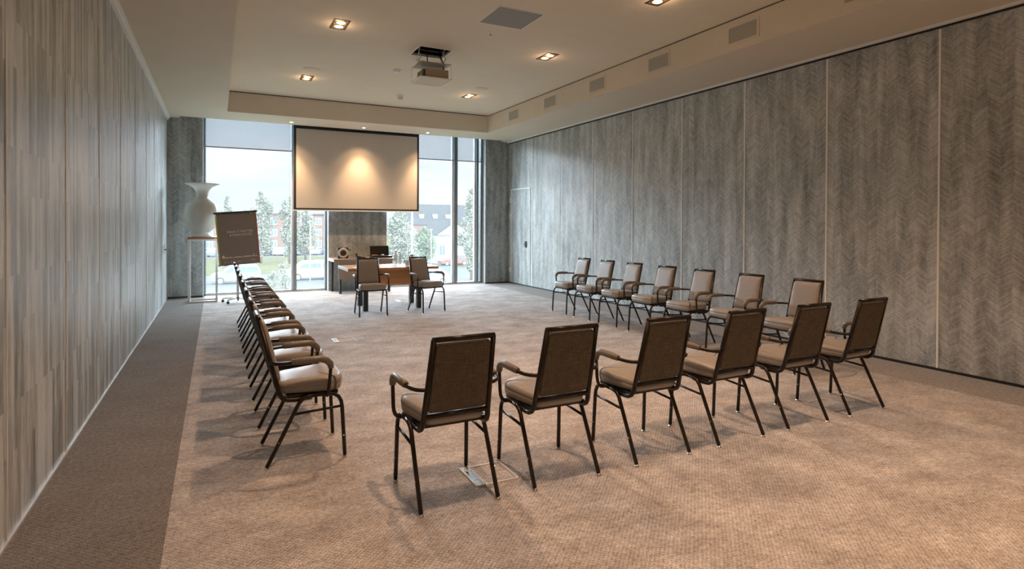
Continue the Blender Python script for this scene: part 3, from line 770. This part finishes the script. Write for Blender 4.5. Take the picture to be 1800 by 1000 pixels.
# ------------------------------------------------------------------ floor boxes
def floor_box(x, y, lab, slot=True):
    t = thing('floor_outlet_hatch', (x, y, .0), lab, 'floor outlet', group='square floor outlet hatches')
    s = .135; w_ = .012
    MB().box((-s, -s, 0), (-s+w_, s, .004)).box((s-w_, -s, 0), (s, s, .004)).box((-s+w_, -s, 0), (s-w_, -s+w_, .004)).box((-s+w_, s-w_, 0), (s-w_, s, .004)).build('hatch_frame', 'hatch', t)
    if slot:
        MB().box((-s-.005, -s, .004), (-s+.058, s, .008)).build('metal_strip', 'hatch', t, bevel=.001)
        MB().box((-s+.012, -.065, .008), (-s+.036, .065, .0085)).build('cable_slot', 'plastic', t)
floor_box(2.33, 3.155, 'square floor outlet hatch beneath the nearest front row chair')
floor_box(2.33, 7.60, 'square floor outlet hatch in the middle of the open floor')
floor_box(5.43, 3.10, 'square floor outlet hatch under the last chairs of the front row', False)
floor_box(5.40, 7.74, 'square floor outlet hatch before the far end of the right row', False)
floor_box(4.10, 10.93, 'square floor outlet hatch under the presenter table', True)

# ------------------------------------------------------------------ outside
GZ = -4.4
grass_m = noisy('mown_grass', (0.0701, 0.0696, 0.0347), (0.1053, 0.0956, 0.0560), 1.2, .9, world=True, d=6)
road_m = noisy('grey_paving', (.095, .094, .090), (.112, .111, .107), .8, .85, world=True)
leafA = noisy('leaf_grey_green', (0.1119, 0.1244, 0.0848), (0.2113, 0.2008, 0.1592), 3.0, .7, world=True)
leafB = noisy('leaf_mid_green', (0.0795, 0.1061, 0.0622), (0.1591, 0.1734, 0.1131), 3.0, .7, world=True)
bark = mat('bark', (.10, .08, .06), .9)
brick_m = noisy('red_brick', (0.1169, 0.0688, 0.0554), (0.1487, 0.0943, 0.0775), 4, .9, world=True)
rendr = noisy('pale_render', (0.2040, 0.2040, 0.1989), (0.2346, 0.2346, 0.2295), 1, .8, world=True)
slate = noisy('grey_slate', (.048, .047, .047), (.060, .059, .058), 2, .6, world=True)
winw = mat('white_window_frame', (0.4080, 0.4080, 0.4080), .5); wing = mat('dark_window_glass', (.10, .12, .14), .12)
carw = mat('white_car_paint', (0.2720, 0.2720, 0.2805), .25); cars = mat('silver_car_paint', (0.1530, 0.1615, 0.1700), .3, .2); card = mat('dark_car_paint', (.07, .08, .10), .3); carr = mat('red_car_paint', (.16, .07, .05), .3)
tyre = mat('tyre', (.03, .03, .03), .8); hub = mat('wheel_hub', (.55, .55, .56), .35, .7)
for q in (grass_m, road_m, leafA, leafB, bark, brick_m, rendr, slate, winw):
    q.node_tree.nodes['Principled BSDF'].inputs['Specular IOR Level'].default_value = 0
struct('ground', MB().box((-120, 14.5, GZ-.5), (260, 330, GZ)), grass_m)
struct('road', MB().box((-120, 50, GZ), (260, 72, GZ+.02)), road_m)
struct('pavement', MB().box((-120, 108, GZ), (36, 129, GZ+.02)), road_m)
struct('path', MB().box((24, 72, GZ), (30, 88, GZ+.02)), road_m)
def car(x, y, rz, prof, glassp, w, wheels, m, label, cat, name, group=None, wr=.32, wins=()):
    t = thing(name, (x, y, GZ+.02), label, cat, rz, group)
    MB().prism(prof, 1, -w/2, w/2).build('body', m, t, bevel=.08, seg=3)
    g = MB()
    for wn in glassp:
        g.prism(wn, 1, -w/2-.008, w/2+.008)
    g.build('side_windows', wing, t)
    for wx in wheels:
        for sy in (-1, 1):
            wl = MB().cyl((wx, sy*(w/2-.20), wr), (wx, sy*(w/2+.01), wr), wr, 24).build('wheel', tyre, t)
            MB().cyl((wx, sy*(w/2), wr), (wx, sy*(w/2+.02), wr), wr*.6, 16).build('hub_cap', hub, wl)
    return t
vanp = [(-2.4, .28), (2.35, .28), (2.45, .8), (2.3, 1.1), (1.75, 1.25), (1.05, 1.85), (.8, 1.95), (-2.25, 1.95), (-2.42, 1.7)]
vang = [[(-2.1, 1.25), (-.9, 1.25), (-.9, 1.72), (-2.05, 1.72)], [(-.75, 1.25), (.35, 1.25), (.35, 1.72), (-.75, 1.72)], [(.45, 1.25), (1.45, 1.25), (.95, 1.72), (.45, 1.72)]]
hatp = [(-2.0, .25), (2.05, .25), (2.1, .65), (1.95, .85), (1.05, 1.0), (.35, 1.48), (-1.3, 1.5), (-1.85, 1.05), (-2.05, .75)]
hatg = [[(-1.55, 1.0), (-.35, 1.0), (-.35, 1.38), (-1.25, 1.38)], [(-.25, 1.0), (.8, 1.0), (.28, 1.38), (-.25, 1.38)]]
mpvp = [(-2.2, .25), (2.1, .25), (2.2, .7), (2.0, .95), (1.2, 1.12), (.45, 1.72), (-1.9, 1.75), (-2.2, 1.1)]
mpvg = [[(-2.0, 1.12), (-.95, 1.12), (-.95, 1.6), (-1.85, 1.6)], [(-.85, 1.12), (.1, 1.12), (.1, 1.6), (-.85, 1.6)], [(.2, 1.12), (1.05, 1.12), (.42, 1.6), (.2, 1.6)]]
car(9.75, 63.5, R(181), vanp, vang, 1.9, (-1.5, 1.55), carw, 'white van parked outside behind the leafy bush', 'van', 'delivery_van', wr=.36)
car(2.5, 62.5, R(181), mpvp, mpvg, 1.8, (-1.4, 1.35), cars, 'silver grey people carrier parked outside behind the flip chart', 'car', 'parked_car', wr=.34)
car(18.9, 53.5, R(178), hatp, hatg, 1.75, (-1.3, 1.3), carw, 'white hatchback outside right of the presenter table', 'car', 'parked_car', wr=.33)
cols = [(carw, 'white'), (cars, 'silver'), (card, 'dark'), (carw, 'white'), (cars, 'silver'), (carw, 'white'), (cars, 'silver')]
for k, x in enumerate((-3.2, .9, 8.4, 11.4, 14.4, 17.4, 20.4)):
    m_, nm = cols[k]
    car(x, 113, R(62), hatp, hatg, 1.75, (-1.3, 1.3), m_, '%s car in the distant row before the brick building, %s from the left' % (nm, ('first', 'second', 'third', 'fourth', 'fifth', 'sixth', 'seventh')[k]), 'car', 'parked_car', 'cars parked before the brick building', .33)
car(30.8, 77, R(180), hatp, hatg, 1.75, (-1.3, 1.3), carr, 'small red car parked before the white house', 'car', 'parked_car', wr=.33)

def building(name, x0, x1, y0, y1, h, wallm, label, rows, cols_, ww, wh, roof=None, eave=.25, z1=1.0, fh=2.8, xs=None):
    t = thing(name, ((x0+x1)/2, y0, GZ), label, 'building')
    hx = (x1-x0)/2; dd = y1-y0
    MB().box((-hx, 0, 0), (hx, dd, h)).build('wall', wallm, t)
    for r_i in range(rows):
        for c_i in range(cols_):
            cx = -hx+(c_i+.5)*2*hx/cols_; z = z1+r_i*fh
            wf = MB().box((cx-ww/2, -.06, z), (cx-ww/2+.1, -.001, z+wh)).box((cx+ww/2-.1, -.06, z), (cx+ww/2, -.001, z+wh)).box((cx-ww/2+.1, -.06, z), (cx+ww/2-.1, -.001, z+.1)).box((cx-ww/2+.1, -.06, z+wh-.1), (cx+ww/2-.1, -.001, z+wh)).box((cx-.04, -.06, z+.1), (cx+.04, -.001, z+wh-.1)).build('window', winw, t)
            MB().box((cx-ww/2+.1, -.03, z+.1), (cx+ww/2-.1, -.002, z+wh-.1)).build('pane', wing, wf)
    if roof == 'flat':
        MB().box((-hx-eave, -eave, h), (hx+eave, dd+eave, h+.3)).build('roof', slate, t)
    elif roof == 'x':       # ridge along x
        MB().prism([(-eave, h), (dd+eave, h), (dd/2, h+roof_h)], 0, -hx-eave, hx+eave).build('roof', slate, t)
    elif roof == 'y':       # gable to the viewer
        MB().prism([(-hx-eave, h), (hx+eave, h), (0, h+roof_h)], 1, -eave, dd+eave).build('roof', slate, t)
        MB().prism([(-hx, h-.01), (hx, h-.01), (0, h+roof_h-.35)], 1, -eave-.02, -eave).build('gable', wallm, t)
    return t
roof_h = 3.2
building('brick_apartments', -8, 34.0, 131, 142, 7.6, brick_m, 'long three storey brick apartment block across the road behind the trees', 3, 14, 1.35, 1.5, 'flat', z1=.7, fh=2.4)
building('rear_brick_block', -30, -10, 140, 150, 6.5, brick_m, 'low brick block at the far left edge of the window view', 2, 6, 1.3, 1.5, 'flat', z1=.8, fh=2.6)
roof_h = 4.6
hr = building('terraced_house', 36.5, 56, 119, 130, 5.6, brick_m, 'brick terraced house under a long grey roof', 2, 7, 1.3, 1.4, 'x', z1=.8, fh=2.5)
for x in (-6.3, -3.2, -.2): MB().box((x, 1.6, 7.1), (x+.9, 2.2, 7.9)).build('skylight', winw, hr)
roof_h = 2.2
building('white_house', 29.6, 35.2, 81, 90, 4.2, rendr, 'pale rendered gabled house beside the window mullion', 1, 3, 1.0, 1.6, 'y', z1=1.2)

def tree(x, y, h, w, kind, label, m, trunk=.25, lo=.12, n_=2600, leaf=.22, group='trees beyond the windows', name='tree', cat='tree'):
    t = thing(name, (x, y, GZ), label, cat, group=group)
    b = MB(); rnd = random.Random(int(x*31+y*7))
    MB().tube([(0, 0, 0), (rnd.uniform(-.1, .1), 0, h*.3), (0, 0, h*.85)], [.035*w+.05, .03*w+.03, .02], 8).build('trunk', bark, t)
    lobes = []
    for k in range(26):
        v = lo+(1-lo)*(k+.5)/26
        prof_ = (math.sin(PI*min(1, (v-lo)/(1-lo))**.75)**.8) if kind != 'poplar' else (math.sin(PI*min(1, (v-lo)/(1-lo)*.92+.05))**.55)
        a = rnd.uniform(0, 2*PI); rr = w/2*prof_*rnd.uniform(.25, .8)
        lobes.append((rr*math.cos(a), rr*math.sin(a), h*v, max(.2, w/2*prof_*rnd.uniform(.35, .6))))
    for k in range(n_):
        lx, ly, lz, lr = lobes[rnd.randrange(26)]
        d = Vector((rnd.gauss(0, 1), rnd.gauss(0, 1), rnd.gauss(0, 1))).normalized()*lr*rnd.uniform(.6, 1.05)
        p = Vector((lx, ly, lz))+Vector((d.x, d.y, d.z*1.25))
        if p.z < h*lo*.6: continue
        a = Vector((rnd.gauss(0, 1), rnd.gauss(0, 1), rnd.gauss(0, 1))).normalized(); c_ = a.orthogonal().normalized(); s = leaf*rnd.uniform(.6, 1.2)
        b.face([p-a*s, p+c_*s*.5, p+a*s, p-c_*s*.5])
    b.build('crown', m, t, keep=True)
tree(2.3, 100, 10.0, 2.6, 'round', 'slim grey green tree just left of the flip chart', leafA)
tree(6.6, 92, 10.5, 4.6, 'round', 'tall airy tree in the middle of the left window', leafA, n_=3400)
tree(10.3, 90, 9.6, 3.4, 'poplar', 'leafy tree just left of the left window mullion', leafA, n_=3000)
tree(13.3, 96, 8.0, 3.6, 'round', 'leafy tree right of the left window mullion', leafA, n_=3000)
tree(21.2, 70, 7.6, 4.4, 'round', 'broad tree directly right of the central pillar', leafA, n_=4200, leaf=.2)
tree(27.3, 79.5, 5.3, 3.4, 'round', 'low dense green tree before the grey roof', leafB, n_=3200, leaf=.2)
tree(24.6, 56, 9.4, 2.9, 'poplar', 'tall narrow poplar filling the right window pane', leafA, n_=4600, leaf=.15)
tree(5.4, 46.5, 2.9, 1.3, 'poplar', 'young sapling in front of the white van', leafA, n_=900, leaf=.10, group='young plants on the verge')
tree(4.9, 50, 1.9, 1.5, 'round', 'low loose shrub left of the white van', leafA, n_=700, leaf=.10, name='shrub', cat='shrub', group='young plants on the verge')
tree(2.6, 74, 1.6, 4, 'round', 'wide shrub behind the silver people carrier', leafA, n_=900, leaf=.14, name='shrub', cat='shrub', group='young plants on the verge')
hb = MB(); rnd = random.Random(5)
for k in range(7000):
    p = Vector((rnd.uniform(25.5, 36.5), rnd.uniform(95, 96.5), GZ+rnd.uniform(0, 2.1)))
    a = Vector((rnd.gauss(0, 1), rnd.gauss(0, 1), rnd.gauss(0, 1))).normalized(); c_ = a.orthogonal().normalized()
    hb.face([p-a*.2, p+c_*.1, p+a*.2, p-c_*.1])
tag(hb.build('hedge', leafB, keep=True), 'long clipped green hedge behind the lamp post', 'hedge')
def post(x, y, h, r, label):
    t = thing('lamp_post', (x, y, GZ), label, 'lamp post', group='white lamp posts outside')
    MB().tube([(0, 0, 0), (0, 0, h)], [r, r*.6], 10).build('pole', carw, t)
    MB().box((-.1, -.35, h), (.1, .15, h+.08)).build('lamp_head', carw, t)
post(9.15, 62.0-1.5, 6.1, .06, 'thin white lamp post behind the white van')
post(19.7, 60.8, 9.0, .12, 'thick white lamp post right of the central pillar')
post(26.0, 72.8, 5.1, .08, 'thin white lamp post before the terraced house')
